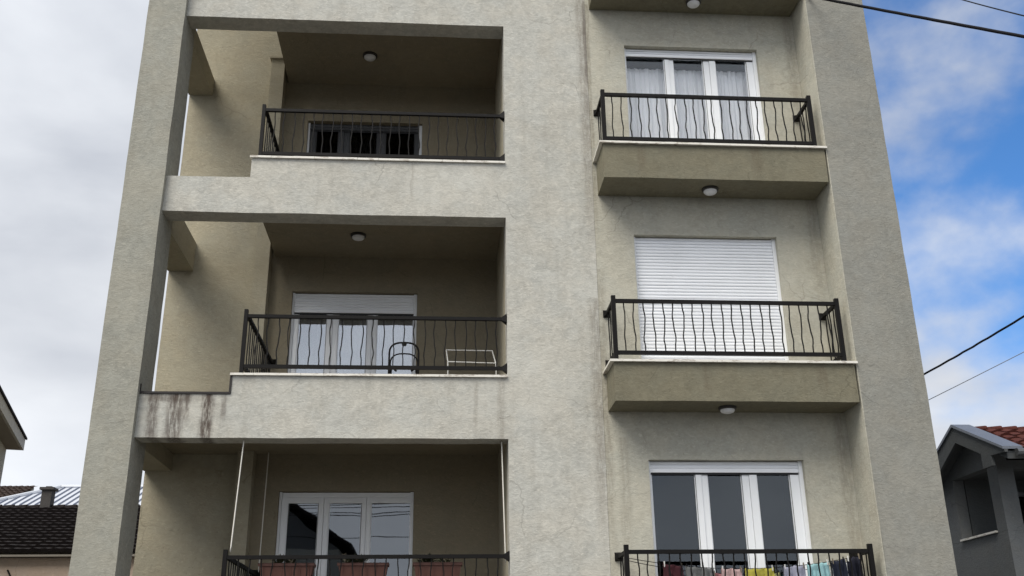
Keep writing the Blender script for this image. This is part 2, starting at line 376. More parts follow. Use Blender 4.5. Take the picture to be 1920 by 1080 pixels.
# bitumen edge along the lower parapet on the middle floor
bxo("parapet_flashing", M_flash, B, (-3.51, -2.452, -.012, .31, 3.212, 3.238), (-2.474, -2.449, -.012, .31, 3.238, 3.436), (-3.512, -3.500, -.012, .0, 3.238, 3.33))
# marble ledges
def ledge(z, x0=-2.475, x1=FX2, y0=-.03, y1=.29):
    bm = bmesh.new(); n = 12; w_ = (x1-x0)/n
    for i in range(n): box(bm, x0+i*w_+.0015, x0+(i+1)*w_-.0015, y0+random.uniform(-.002, .002), y1, z-.028, z+random.uniform(-.001, .001))
    return obj("marble_ledge", bm, M_marble, B)
ledge(.522); ledge(3.47); ledge(6.42)

# right balconies
def dome_lamp(x, y, z, parent=B):
    bm = bmesh.new(); seg = 20
    prof = [(0, 0), (.108, 0), (.108, -.028), (.098, -.036), (.086, -.036)]
    def lathe(bm, prof, sq=0):
        rings = []
        for r, h in prof:
            rings.append([bm.verts.new((x+r*math.cos(2*math.pi*k/seg), y+r*.95*math.sin(2*math.pi*k/seg), z+h+ZO)) for k in range(seg)] if r > 0 else [bm.verts.new((x, y, z+h+ZO))])
        for a, b in zip(rings[:-1], rings[1:]):
            for k in range(seg):
                k2 = (k+1) % seg
                if len(a) == 1: bm.faces.new((a[0], b[k], b[k2]))
                elif len(b) == 1: bm.faces.new((a[k], b[0], a[k2]))
                else: bm.faces.new((a[k], b[k], b[k2], a[k2]))
    lathe(bm, prof); rim = obj("ceiling_lamp", bm, M_lampr, parent)
    bm = bmesh.new(); lathe(bm, [(.088, -.032), (.086, -.052), (.072, -.068), (.045, -.078), (0, -.082)]); obj("lamp_shade", bm, M_lampw, rim, smooth=True)
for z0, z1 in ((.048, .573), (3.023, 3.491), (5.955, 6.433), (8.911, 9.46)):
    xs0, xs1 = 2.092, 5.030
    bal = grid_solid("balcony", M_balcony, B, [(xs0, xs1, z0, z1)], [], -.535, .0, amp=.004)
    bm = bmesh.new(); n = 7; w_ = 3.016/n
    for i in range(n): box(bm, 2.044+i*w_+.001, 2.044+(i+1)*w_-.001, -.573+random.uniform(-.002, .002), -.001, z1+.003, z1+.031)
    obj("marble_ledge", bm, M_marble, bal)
for x, y, z in ((3.534, -.267, 5.955), (3.496, -.267, 3.023), (3.543, -.267, 8.911), (-1.08, 1.2, 8.84), (-1.13, 1.2, 5.86)): dome_lamp(x, y, z)

# railings
def wavy(bm, x, y, z0, z1, phase, along='x'):
    am = random.uniform(.7, 1.25); sh = random.uniform(-.05, .05); ln = random.uniform(-.004, .004)
    w2 = .0065; n = 14; pr = []
    for i in range(n+1):
        t = i/n
        k = [(0, 0), (.10, 0), (.27+sh, am), (.5+sh, .3), (.73+sh, -am), (.90, 0), (1, 0)]
        for (a, va), (b, vb) in zip(k[:-1], k[1:]):
            if a <= t <= b+1e-6: s = (t-a)/(b-a); s = s*s*(3-2*s); d = va+(vb-va)*s; break
        pr.append((d*.012*phase+ln*math.sin(t*math.pi), z1+(z0-z1)*t))
    rows = []
    for d, z in pr:
        cx, cy = (x+d, y) if along == 'x' else (x, y+d)
        rows.append([bm.verts.new((cx+a*w2, cy+b*w2, z+ZO)) for a, b in ((-1, -1), (1, -1), (1, 1), (-1, 1))])
    for a, b in zip(rows[:-1], rows[1:]):
        for k in range(4): bm.faces.new((a[k], a[(k+1) % 4], b[(k+1) % 4], b[k]))
def baluster(x, y, z0, z1, ph, parent, along='x'):
    bm = bmesh.new(); wavy(bm, x, y, z0, z1, ph, along); obj("baluster", bm, M_black, parent)
def pyramid_bracket(cx, cy, cz, ax, s, parent, L_=.06, r0=.022, r1=.058):
    """flared wall bracket; ax 'x' flares towards +x*s, 'y' towards +y"""
    bm = bmesh.new(); a = []; b = []
    for u, v in ((-1, -1), (1, -1), (1, 1), (-1, 1)):
        if ax == 'x': a.append(bm.verts.new((cx, cy+u*r0, cz+v*r0+ZO))); b.append(bm.verts.new((cx+s*L_, cy+u*r1, cz+v*r1+ZO)))
        else: a.append(bm.verts.new((cx+u*r0, cy, cz+v*r0+ZO))); b.append(bm.verts.new((cx+u*r1, cy+s*L_, cz+v*r1+ZO)))
    bm.faces.new(a); bm.faces.new(b[::-1])
    for k in range(4): bm.faces.new((a[k], b[k], b[(k+1) % 4], a[(k+1) % 4]))
    obj("bracket", bm, M_black, parent)
def rail_loggia(zt, zb, zpost, zfloor):
    y = .06; xl = -2.335
    r = bxo("railing", M_black, B, (xl+.0, FX2-.06, y-.02, y+.02, zt-.021, zt+.021), (xl, FX2-.06, y-.02, y+.02, zb-.021, zb+.021),
            (xl-.02, xl+.02, y+.022, YB-.06, zt-.021, zt+.021), (xl-.02, xl+.02, y+.022, YB-.06, zb-.021, zb+.021))
    bxo("post", M_black, r, (xl-.048, xl-.003+.0, y-.024, y+.024, zfloor, zpost))
    pyramid_bracket(FX2-.062, y, zt, 'x', 1, r); pyramid_bracket(FX2-.062, y, zb, 'x', 1, r)
    pyramid_bracket(xl, YB-.062, zt, 'y', 1, r); pyramid_bracket(xl, YB-.062, zb, 'y', 1, r)
    n = 25; sp = (FX2-xl)/n
    for i in range(1, n): baluster(xl+i*sp+random.uniform(-.004, .004), y, zb+.02, zt-.02, 1 if i % 2 else -1, r)
    n = 15; sp = (YB-y)/n
    for i in range(1, n): baluster(xl, y+i*sp, zb+.02, zt-.02, 1 if i % 2 else -1, r, 'y')
    return r
rail_loggia(1.322, .68, 1.408, .522); rail_loggia(4.221, 3.576, 4.307, 3.47); rail_loggia(7.152, 6.496, 7.23, 6.42)
def rail_balcony(zt, zb, zpost, zfloor):
    y = -.477; xl, xr = 2.135, 4.933
    r = bxo("railing", M_black, B, (xl+.026, xr-.026, y-.02, y+.02, zt-.022, zt+.022), (xl+.026, xr-.026, y-.02, y+.02, zb-.022, zb+.022),
            *[(x-.02, x+.02, y+.027, YR-.055, z-.02, z+.02) for x in (xl, xr) for z in (zt, zb)])
    for x in (xl, xr):
        bxo("post", M_black, r, (x-.025, x+.025, y-.025, y+.025, zfloor, zpost))
        for z in (zt, zb): pyramid_bracket(x, YR-.056, z, 'y', 1, r, .055, .025, .05)
        for i in range(1, 4): baluster(x, y+i*.125, zb+.02, zt-.02, 1 if i % 2 else -1, r, 'y')
    n = 23; sp = (xr-xl)/n
    for i in range(1, n): baluster(xl+i*sp+random.uniform(-.004, .004), y, zb+.02, zt-.02, 1 if i % 2 else -1, r)
rail_balcony(1.302, .697, 1.380, .605); rail_balcony(4.288, 3.629, 4.355, 3.523); rail_balcony(7.207, 6.547, 7.273, 6.465)

# windows
def shutter(x0, x1, z0, z1, y, parent, pitch_=.045, mat=None):
    """rolled-down slats as one ribbed sheet with a bottom bar"""
    y0_ = y; z = z0+.045; n = int(round((z1-z0-.045)/pitch_)); p = (z1-z0-.045)/n
    prof = [(y, z0), (y-.004, z0+.002), (y-.004, z0+.042), (y+.006, z0+.045)]
    for i in range(n):
        b = z0+.045+i*p; y = y0_+random.uniform(-.0015, .0015)
        prof += [(y+.006, b+p*.10), (y-.002, b+p*.16), (y-.005, b+p*.5), (y-.002, b+p*.84), (y+.008, b+p*.9), (y+.009, b+p)]
    prof += [(y+.02, z1), (y+.02, z0)]
    bm = bmesh.new(); prism(bm, prof, 'x', x0, x1); return obj("roller_shutter", bm, mat or M_shut, parent)
def window(x0, x1, z0, z1, y, xs, gl, sh=None, head=.03, parent=B, fm=None):
    fm = fm or M_white
    """y = face of the fixed frame; xs = list of (pane_x0, pane_x1)"""
    fr = bmesh.new(); ft = .055
    box(fr, x0, x0+.03, y-.045, y+ft, z0, z1); box(fr, x1-.045, x1, y-.045, y+ft, z0, z1)       # shutter guides
    zt = z1-head
    box(fr, x0+.031, x1-.046, y+.0, y+ft, zt, z1-.003)
    f = obj("balcony_door", fr, M_white, parent)
    if sh:
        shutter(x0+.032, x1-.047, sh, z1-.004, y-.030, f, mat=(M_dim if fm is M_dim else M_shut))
        bxo("gasket", M_gasket, f, (x0+.033, x1-.048, y-.016, y-.013, sh-.022, sh+.03))  # dark strip in place of the shadow under the shutter
    zg = zt-.075; zb = z0+.1
    for i, (a, b) in enumerate(xs):
        bm = bmesh.new()
        pa = xs[i-1][1] if i else x0+.031; nb = xs[i+1][0] if i+1 < len(xs) else x1-.046
        la = a-(a-pa)/2+.002 if i else pa+.001; rb = b+(nb-b)/2-.002 if i+1 < len(xs) else nb-.001
        yy = y+(.0 if i % 2 else -.012)
        box(bm, la, a, yy, yy+.06, z0+.002, zt-.002); box(bm, b, rb, yy, yy+.06, z0+.002, zt-.002)
        box(bm, a+.0005, b-.0005, yy+.003, yy+.058, zg, zt-.003); box(bm, a+.0005, b-.0005, yy+.003, yy+.058, z0+.003, zb)
        # glazing bead, a thin step inside the sash
        bd = .012
        box(bm, a+.001, a+bd, yy+.014, yy+.05, zb+.001, zg-.001); box(bm, b-bd, b-.001, yy+.014, yy+.05, zb+.001, zg-.001)
        obj("sash", bm, fm, f)
        bm = bmesh.new(); box(bm, a+.002, b-.002, yy+.028, yy+.036, zb-.005, zg+.005); obj("pane", bm, gl, f)
        bm = bmesh.new(); box(bm, b-.006+.0, b+.0, yy-.0015, yy+.0, zb, zg); obj("gasket", bm, M_gasket, f)
    return f
Yw = .115
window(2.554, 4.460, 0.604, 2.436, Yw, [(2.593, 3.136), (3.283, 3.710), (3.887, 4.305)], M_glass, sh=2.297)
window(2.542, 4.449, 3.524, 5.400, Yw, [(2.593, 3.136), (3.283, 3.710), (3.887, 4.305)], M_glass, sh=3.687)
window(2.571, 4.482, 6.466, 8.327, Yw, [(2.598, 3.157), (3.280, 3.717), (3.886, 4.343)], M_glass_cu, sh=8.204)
Yl = 2.16
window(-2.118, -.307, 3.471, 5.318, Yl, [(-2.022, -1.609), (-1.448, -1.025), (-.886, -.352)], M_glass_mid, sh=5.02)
window(-2.108, -.292, .523, 2.413, Yl, [(-2.001, -1.578), (-1.442, -.996), (-.873, -.329)], M_glass_lo, head=.07)
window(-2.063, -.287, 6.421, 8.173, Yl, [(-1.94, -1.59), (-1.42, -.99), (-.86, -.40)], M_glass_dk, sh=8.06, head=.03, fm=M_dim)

# curtains (they hang inside, each a thing of its own)
def curtain(name, label, x0, x1, z0, z1, y, folds, amp, seed, group=None, mat=M_curt):
    bm = bmesh.new(); rnd = random.Random(seed); n = folds*10; m_ = 14
    ph = [rnd.uniform(0, 6.28) for _ in range(4)]
    rows = []
    for j in range(m_+1):
        t = j/m_; z = z1+(z0-z1)*t; row = []
        for i in range(n+1):
            s = i/n; a = s*folds*2*math.pi
            d = amp*((.35+.65*t)*math.sin(a+.7*math.sin(a*.37+ph[0]))+.35*math.sin(a*.51+ph[1]+t*.6)+.2*math.sin(a*2.3+ph[2]))
            row.append(bm.verts.new((x0+(x1-x0)*s+amp*.3*math.sin(a*.8+ph[3]+t), y+d, z+ZO)))
        rows.append(row)
    for a, b in zip(rows[:-1], rows[1:]):
        for i in range(n): bm.faces.new((a[i], a[i+1], b[i+1], b[i]))
    o = obj(name, bm, mat, None, smooth=True)
    md = o.modifiers.new("thickness", 'SOLIDIFY'); md.thickness = .002
    return tag(o, label, "curtain", group)
curtain("curtain", "white pleated curtain behind the left pane of the top right balcony door", 2.62, 3.215, 6.49, 8.14, .30, 7, .022, 1)
curtain("curtain", "white pleated curtain behind the middle pane of the top right balcony door", 3.22, 3.80, 6.49, 8.14, .30, 8, .020, 2)
curtain("curtain", "white pleated curtain behind the right pane of the top right balcony door", 3.805, 4.42, 6.49, 8.14, .30, 7, .024, 3)
M_curt2 = plain("grey_net_curtain", (.45, .46, .48), .9, 0, .08, 4)
curtain("curtain", "pale curtain across the glass door of the middle floor loggia", -2.08, -.33, 3.5, 5.0, 2.42, 16, .02, 4, mat=M_curt2)
M_curt3 = plain("dim_curtain", (.10, .10, .105), .9, 0, .1, 4)
curtain("curtain", "dim curtain gathered in the middle of the top floor loggia door", -1.62, -1.0, 6.45, 8.02, 2.36, 8, .03, 5, mat=M_curt3)

# ------------------------------------------------------------------ things on the loggias and balconies
def cable(name, label, cat, pts, r, mat, sag=0, n=24, group=None, twist=0):
    bm = bmesh.new(); P_ = []
    a, b = Vector(pts[0]), Vector(pts[-1])
    for i in range(n+1):
        t = i/n; p = a.lerp(b, t); p.z -= sag*4*t*(1-t)
        if twist: p.x += twist*math.sin(i*2.1); p.z += twist*math.cos(i*1.7)
        P_.append(p)
    tube(bm, P_, r, 6); o = obj(name, bm, mat, None, smooth=True)
    return tag(o, label, cat, group)
gr = "pale guide cables of the ground floor loggia awning"
cable("guide_cable", "pale taut cable from the beam down to the left post of the lowest loggia railing", "cable", [(-2.268, .1, 2.683), (-2.315, .10, 1.39)], .0075, M_rope, group=gr)
cable("guide_cable", "pale taut cable at the right edge of the lowest loggia opening", "cable", [(.793, .12, 2.683), (.827, .12, 1.25)], .0075, M_rope, group=gr)
cable("guide_cable", "thin dim cable at the back of the lowest loggia, behind the railing corner", "cable", [(-2.262, 1.9, 2.91), (-2.28, 1.9, 1.34)], .007, M_rope, group=gr)
for (x, y) in ((-2.268, .1), (.793, .12)):
    pass

def planter(x0, x1, label, seed):
    rnd = random.Random(seed)
    e_ = empty("flower_box", label, "flower box", "terracotta flower boxes on the lowest loggia railing")
    y0, y1, zt, zb = .10, .30, 1.262, 1.07; s = .035; bm = bmesh.new()
    # tapered open trough with ribs and a rolled rim
    def ring(z, inset):
        return [bm.verts.new((x, y, z+ZO)) for x, y in ((x0+inset, y0+inset), (x1-inset, y0+inset), (x1-inset, y1-inset), (x0+inset, y1-inset))]
    R_ = [ring(zb, s), ring(zt-.03, .006), ring(zt-.03, -.008), ring(zt, -.008), ring(zt, .012), ring(zb+.15, .02)]
    bm.faces.new(R_[0]); bm.faces.new(R_[-1])
    for a, b in zip(R_[:-1], R_[1:]):
        for k in range(4): bm.faces.new((a[k], a[(k+1) % 4], b[(k+1) % 4], b[k]))
    n = 6
    for i in range(n):
        xx = x0+.05+(x1-x0-.1)*i/(n-1)
        hexa(bm, [(xx-.006, y0+.026, zb+.02), (xx+.006, y0+.026, zb+.02), (xx+.006, y0+.05, zb+.02), (xx-.006, y0+.05, zb+.02), (xx-.006, y0+.0, zt-.032), (xx+.006, y0+.0, zt-.032), (xx+.006, y0+.03, zt-.032), (xx-.006, y0+.03, zt-.032)])
    obj("trough", bm, M_terra, e_)
    bxo("soil", M_soil, e_, (x0+.022, x1-.022, y0+.022, y1-.022, zb+.152, zt-.02))
    bm = bmesh.new(); bs_ = bmesh.new()
    for k in range(rnd.choice((3, 4))):
        cx = x0+.08+rnd.random()*(x1-x0-.16); cy = .2
        for q in range(60):
            a = rnd.uniform(0, 6.28); l_ = rnd.uniform(.05, .15); rr = rnd.uniform(0, .05)
            p = Vector((cx+rr*math.cos(a), cy+rr*math.sin(a), zt-.02+rnd.uniform(0, .085)+ZO)); d = Vector((math.cos(a), math.sin(a), rnd.uniform(.1, .9))).normalized()*l_*.6
            sd_ = d.cross(Vector((0, 0, 1))).normalized()*.014
            bm.faces.new([bm.verts.new(v) for v in (p, p+d*.5+sd_, p+d, p+d*.5-sd_)])
        for q in range(8):
            a = rnd.uniform(0, 6.28); tube(bs_, [(cx, cy, zt-.03), (cx+.02*math.cos(a), cy+.02*math.sin(a), zt+.02), (cx+.05*math.cos(a), cy+.04*math.sin(a), zt+rnd.uniform(.05, .12))], [.004, .003, .0015], 5)
    obj("leaves", bm, M_leaf, e_); obj("stems", bs_, M_dry, e_)
planter(-1.985, -1.37, "terracotta flower box on the lowest loggia, nearest the railing corner post", 3)
planter(-1.095, -.525, "terracotta flower box between the other two on the lowest loggia railing", 8)
planter(-.235, .32, "terracotta flower box with the tallest dry sprigs, nearest the central wall", 13)

# black tubular frame on the middle loggia
def arch(bm, cx, y, w_, z0, zs, h, r):
    pts = [(cx-w_/2, y, z0), (cx-w_/2, y, zs)]
    for k in range(1, 12): a = math.pi*k/12; pts.append((cx-w_/2*math.cos(a)*(abs(math.cos(a))**-.25 if abs(math.cos(a)) > 1e-3 else 1), y, zs+h*math.sin(a)**.8))
    pts += [(cx+w_/2, y, zs), (cx+w_/2, y, z0)]
    tube(bm, pts, r, 8)
e_ = empty("folding_chair", "black tubular folding chair frame standing in front of the middle loggia door", "chair")
bm = bmesh.new(); arch(bm, -.437, .92, .385, 3.47, 4.03, .15, .013)
hexa(bm, [(-.462, .905, 4.135), (-.412, .905, 4.135), (-.412, .935, 4.135), (-.462, .935, 4.135), (-.475, .905, 4.175), (-.399, .905, 4.175), (-.399, .935, 4.175), (-.475, .935, 4.175)])
obj("back_frame", bm, M_black, e_)
bm = bmesh.new(); arch(bm, -.437, .98, .36, 3.47, 3.90, .145, .010); obj("inner_frame", bm, M_black, e_)
for s_ in (-1, 1):
    bm = bmesh.new(); tube(bm, [(-.437+s_*.17, .95, 3.47), (-.437+s_*.165, .95, 3.82), (-.437+s_*.14, .98, 3.845), (-.437+s_*.10, 1.03, 3.82)], .014, 8); obj("leg", bm, M_black, e_)

# white drying rack
e_ = empty("drying_rack", "small white wire drying rack at the right end of the middle loggia", "drying rack")
bm = bmesh.new(); A_ = [(.142, .8, 3.885), (.770, .8, 3.87), (.742, 1.1, 4.135), (.122, 1.1, 4.14)]
for a, b in zip(A_, A_[1:]+A_[:1]): tube(bm, [a, b], .0075, 6)
obj("top_frame", bm, M_rackw, e_)
for a, fx in ((A_[0], .145), (A_[1], .785)):
    bm = bmesh.new(); tube(bm, [a, (fx, .8, 3.47)], .0075, 6); obj("leg", bm, M_rackw, e_)

# small pale shoe on the top loggia ledge
bm = bmesh.new(); P0 = Vector((.62, .17, 6.422+ZO))
n = 12; rings = []
for i in range(9):
    t = i/8; wd = .028+.012*math.sin(t*math.pi); ht = .085-.045*t if t > .2 else .085; ht *= (.6+.4*math.sin(min(1, t*3+.3)*math.pi/2))
    if i in (0, 8): wd *= .5
    rings.append([bm.verts.new(P0+Vector((t*.2, wd*math.cos(2*math.pi*k/n), max(0, ht*.5+ht*.5*math.sin(2*math.pi*k/n))))) for k in range(n)])
for a, b in zip(rings[:-1], rings[1:]):
    for k in range(n): bm.faces.new((a[k], a[(k+1) % n], b[(k+1) % n], b[k]))
bm.faces.new(rings[0]); bm.faces.new(rings[-1])
o = obj("shoe", bm, plain("pale_canvas", (.3, .3, .3), .8), None, True)
tag(o, "small grey shoe left at the right end of the top loggia floor", "shoe")

# laundry on the lowest right balcony
e_ = empty("clothes_line", "two sagging dark washing lines strung across the lowest right balcony", "clothes line")
def lineZ(x, k):
    s = (x-2.15)/2.77
    return (1.256+.02*s-.138*4*s*(1-s)) if k == 0 else (1.242-.163*4*s*(1-s))
for k, y in ((0, -.344), (1, -.249)):
    bm = bmesh.new(); tube(bm, [(2.15+2.77*i/20, y, lineZ(2.15+2.77*i/20, k)) for i in range(21)], .004, 6); obj("line", bm, M_cable, e_)
def cloth_mat(nm, c): 
    t = NT(nm); t.color(t.mix(t.noise(14, 4), tuple(x*.8 for x in c), tuple(min(1, x*1.15) for x in c))); t.b.inputs['Roughness'].default_value = .95
    t.bump(t.noise(90, 3, .6), .2, .002); return t.m
PEGS = []
def garment(label, cat, x0, x1, col, seed, k=0, drop=.5, flare=0., name="garment", skew=0):
    rnd = random.Random(seed); bm = bmesh.new(); n = 26; m_ = 16; y = (-.344, -.249)[k]; ph = [rnd.uniform(0, 6.28) for _ in range(5)]
    def sheet(side):
        rows = []
        for j in range(m_+1):
            t = j/m_; row = []
            for i in range(n+1):
                s = i/n; x = x0+(x1-x0)*s
                zl = lineZ(x, k)+.006-.016*abs(math.sin(s*math.pi*(1+seed % 3)))*(1 if side else .8)
                fold = (.008+.04*t)*(math.sin(s*11+ph[1]+t*3.3)+.7*math.sin(s*21+ph[2]-t*5)+.5*noise.noise(Vector((s*5, t*6, seed))))
                xx = x+flare*(s-.5)*t+skew*t
                dd = drop*(1+.08*math.sin(s*5+ph[3])) if side else drop*.55
                row.append(bm.verts.new((xx, y-(.007 if side else -.007)*(1 if t > .02 else .1)-(fold+.01*t if side else -fold*.6), zl-dd*t-(.02*math.sin(s*math.pi*2+ph[4])*t)+ZO)))
            rows.append(row)
        for a, b in zip(rows[:-1], rows[1:]):
            for i in range(n): bm.faces.new((a[i], a[i+1], b[i+1], b[i]))
    sheet(1); sheet(0); bmesh.ops.remove_doubles(bm, verts=bm.verts[:], dist=.0008)
    o = obj(name, bm, cloth_mat(name+"_"+label.split()[0]+"_cloth", col), None, True)
    md = o.modifiers.new("thickness", 'SOLIDIFY'); md.thickness = .003
    for xp in (x0+.015, x1-.015):
        PEGS.append((xp, y, lineZ(xp, k)))
    tag(o, label, cat, "laundry hanging on the lowest right balcony")
    return o
def X_(u): return 2.502+(u-1232)*.00621
garment("dark crimson top hanging at the left end of the washing line", "top", X_(1243), X_(1279), (.045, .008, .013), 1, drop=.45, name="crimson_top")
garment("charcoal shirt hanging second from the left on the washing line", "shirt", X_(1284), X_(1336), (.13, .135, .135), 2, drop=.5, name="grey_shirt")
garment("dusty rose shirt pegged on the rear washing line", "shirt", X_(1338), X_(1386), (.24, .10, .11), 3, k=1, drop=.5, name="rose_shirt")
garment("pale pink shirt hanging left of the yellow one", "shirt", X_(1350), X_(1388), (.52, .36, .35), 4, drop=.46, name="pink_shirt")
garment("mustard yellow shirt hanging in the middle of the line", "shirt", X_(1394), X_(1447), (.42, .38, .06), 5, drop=.5, name="yellow_shirt")
garment("olive cloth partly behind the mustard yellow shirt", "cloth", X_(1442), X_(1463), (.25, .26, .12), 6, k=1, drop=.4, name="olive_cloth")
garment("lavender grey shirt hanging right of the yellow one", "shirt", X_(1466), X_(1506), (.33, .34, .43), 7, drop=.5, name="lavender_shirt")
garment("light teal shirt hanging left of the navy trousers", "shirt", X_(1510), X_(1551), (.30, .52, .55), 8, drop=.5, name="teal_shirt")
garment("navy trousers, the left one of the dark pair", "trousers", X_(1557), X_(1582), (.012, .016, .035), 9, drop=.55, name="navy_trousers", skew=.01)
garment("darkest navy trousers at the right end of the line", "trousers", X_(1586), X_(1612), (.006, .007, .018), 10, drop=.55, name="navy_trousers")
garment("white towel pegged behind the navy trousers", "towel", X_(1560), X_(1606), (.6, .63, .68), 11, k=1, drop=.2, name="white_towel")

for i, (x, y, z) in enumerate(PEGS):
    bm = bmesh.new(); hexa(bm, [(x-.006, y-.012, z-.035), (x+.006, y-.012, z-.035), (x+.006, y+.012, z-.035), (x-.006, y+.012, z-.035), (x-.006, y-.006, z+.028), (x+.006, y-.006, z+.028), (x+.006, y+.006, z+.028), (x-.006, y+.006, z+.028)])
    obj("peg", bm, (M_rackw, M_dry, M_cable)[i % 3], e_)
# ------------------------------------------------------------------ overhead cables
cable("power_cable", "thick black cable crossing the top right corner in front of the pier", "power cable", [(5.083, -.536, 8.876), (7.6, -5.3, 4.34)], .020, M_cable, sag=.02, n=60, twist=.0012)
cable("power_cable", "thinner dark cable in the far top right corner of the sky", "power cable", [(7.45, 0, 9.40), (5.9, -4.6, 5.42)], .008, M_cable, sag=.02)
cable("power_cable", "black cable sagging up to the right from behind the right pier", "power cable", [(5.884, -.249, 3.386), (6.972, -3.973, 4.002)], .012, M_cable, sag=.05, n=50, twist=.002)
cable("power_cable", "faint grey cable below the black one beside the right pier", "power cable", [(5.89, .898, 3.10), (11.08, .898, 5.564)], .006, M_cableg, sag=.02)

# ------------------------------------------------------------------ neighbouring houses
def tiled_slope(bm, x0, x1, ye, ze, yr, zr, rows, cols, zo=ZO, amp=.03, step=.03):
    """rows of interlocking tiles from the eave (ye,ze) up to the ridge (yr,zr)"""
    dy, dz = yr-ye, zr-ze; Ls = math.hypot(dy, dz); ny, nz = -dz/Ls, dy/Ls
    if nz < 0: ny, nz = -ny, -nz
    seg = 6; rnd = random.Random(5)
    for r in range(rows):
        t0, t1 = r/rows, (r+1)/rows+.012; jit = [rnd.uniform(-.006, .006) for _ in range(cols+1)]
        lo = []; hi = []
        for i in range(cols*seg+1):
            x = x0+(x1-x0)*i/(cols*seg); c = math.sin(2*math.pi*i/seg)
            h = amp*(.5+.5*c)+jit[i//seg]
            for t, lift, L_ in ((t0, step+h, lo), (t1, h*.9, hi)):
                L_.append(bm.verts.new((x, ye+dy*t+ny*lift, ze+dz*t+nz*lift+zo)))
        lb = [bm.verts.new(v.co-Vector((0, ny, nz))*step*1.3) for v in lo]
        for i in range(cols*seg):
            bm.faces.new((lo[i], lo[i+1], hi[i+1], hi[i])); bm.faces.new((lb[i], lb[i+1], lo[i+1], lo[i]))
def tile_mat(name, a, b, c):
    t = NT(name); n_ = t.noise(2.2, 5, .6, sc=(3, 1, 1)); n2_ = t.noise(14, 4, .6)
    col = t.mix(n_, a, b); col = t.mix(t.rng(n2_, .55, .7, 0, .6), col, c); t.color(col); t.b.inputs['Roughness'].default_value = .9; t.b.inputs['Specular IOR Level'].default_value = .15; return t.m
M_tiledark = tile_mat("weathered_dark_tiles", (.008, .0065, .0065), (.018, .014, .014), (.032, .027, .026))
M_tilered = tile_mat("red_clay_tiles", (.06, .018, .014), (.115, .038, .029), (.035, .022, .02))
M_pink = plaster("pink_plaster", (.46, .37, .30), .08, .08, mott=.6)
M_dgrey = plaster("dark_grey_plaster", (.10, .105, .105), .10, .05, mott=.5)
M_dgrey2 = plaster("mid_grey_plaster", (.145, .15, .15), .10, .05, mott=.5)
M_cream = plaster("cream_plaster", (.42, .41, .36), .08, .1, mott=.5)
M_fascia = plain("pale_fascia_board", (.40, .40, .38), .7, 0, .1, 6, .2)
M_soffit = plain("brown_soffit_board", (.24, .22, .19), .85, 0, .15, 5)
M_metal = plain("blue_grey_sheet_metal", (.17, .185, .215), .5, .3, .12, 3, .1)
M_gutter = plain("grey_gutter", (.13, .135, .14), .4, .4, .1, 5)

# tiled house behind on the left
H = empty("tiled_house", "low house with pink walls under a dark weathered tile roof, left of the grey pillar", "house")
bm = bmesh.new(); box(bm, -15.5, -3.3, 10.17, 17.3, -1.6, 2.45)
obj("wall", bm, M_pink, H)
bm = bmesh.new(); tiled_slope(bm, -16, -3.0, 10.0, 2.55, 14.0, 4.07, 15, 62, amp=.012, step=.065)
rf = obj("roof", bm, M_tiledark, H)
bxo("eave_board", M_soffit, H, (-16, -3.0, 10.02, 10.17, 2.46, 2.50))
bm = bmesh.new(); prism(bm, [(14.02, 4.02), (18.0, 2.5), (17.8, 2.44), (14.02, 3.92), (10.2, 2.52), (10.15, 2.57)], 'x', -15.9, -3.1); obj("roof_deck", bm, M_soffit, H)
bm = bmesh.new()
for i in range(44): tube(bm, [(-16+.3*i, 14.02, 4.06), (-16+.3*i+.29, 14.02, 4.075)], [.075, .085], 8)
obj("ridge_tiles", bm, M_tiledark, H)
bm = bmesh.new(); box(bm, -9.67, -9.43, 13.9, 14.15, 3.9, 4.50); box(bm, -9.72, -9.38, 13.85, 14.2, 4.50, 4.56); box(bm, -9.62, -9.48, 13.98, 14.1, 4.56, 4.60)
obj("chimney", bm, plain("sooty_render", (.05, .046, .044), .9, 0, .3, 8), H)
bm = bmesh.new(); tube(bm, [(-8.62-.2, 10.4, 2.25), (-8.70, 10.15, 2.2), (-8.50, 10.1, 1.9)], .018, 6); obj("wall_bracket", bm, M_black, H)

# ribbed metal roof farther back
H = empty("metal_roofed_house", "house behind the tiled one, under a pale ribbed metal roof", "house")
bxo("wall", M_cream, H, (-14.4, -5, 22.5, 30, -1.6, 5.3))
bm = bmesh.new(); ye, ze, yr, zr = 22, 5.40, 24.5, 6.42; x = -13.6
# hipped left end: lower edge starts farther left than the ridge
def sheetz(y): return ze+(y-ye)*(zr-ze)/(yr-ye)
hexa(bm, [(-14.6, ye, ze-.06), (-5, ye, ze-.06), (-5, yr, zr-.06), (-12.9, yr, zr-.06), (-14.6, ye, ze), (-5, ye, ze), (-5, yr, zr), (-12.9, yr, zr)])
M_mroof = plain("pale_ribbed_metal", (.46, .485, .53), .6, .1, .08, 2)
rf = obj("roof", bm, M_mroof, H)
bm = bmesh.new(); x = -14.3
while x < -5.1:
    y0_ = ye if x > -14.6 else ye; t = 1.0 if x > -12.9 else max(.05, (x+14.6)/1.7)
    hexa(bm, [(x-.018, ye, ze+.001), (x+.018, ye, ze+.001), (x+.018, ye+(yr-ye)*t, sheetz(ye+(yr-ye)*t)+.001), (x-.018, ye+(yr-ye)*t, sheetz(ye+(yr-ye)*t)+.001),
              (x-.012, ye, ze+.05), (x+.012, ye, ze+.05), (x+.012, ye+(yr-ye)*t, sheetz(ye+(yr-ye)*t)+.05), (x-.012, ye+(yr-ye)*t, sheetz(ye+(yr-ye)*t)+.05)])
    x += .24
obj("roof_ribs", bm, plain("rib_metal_blue", (.16, .18, .24), .4, .3), rf)
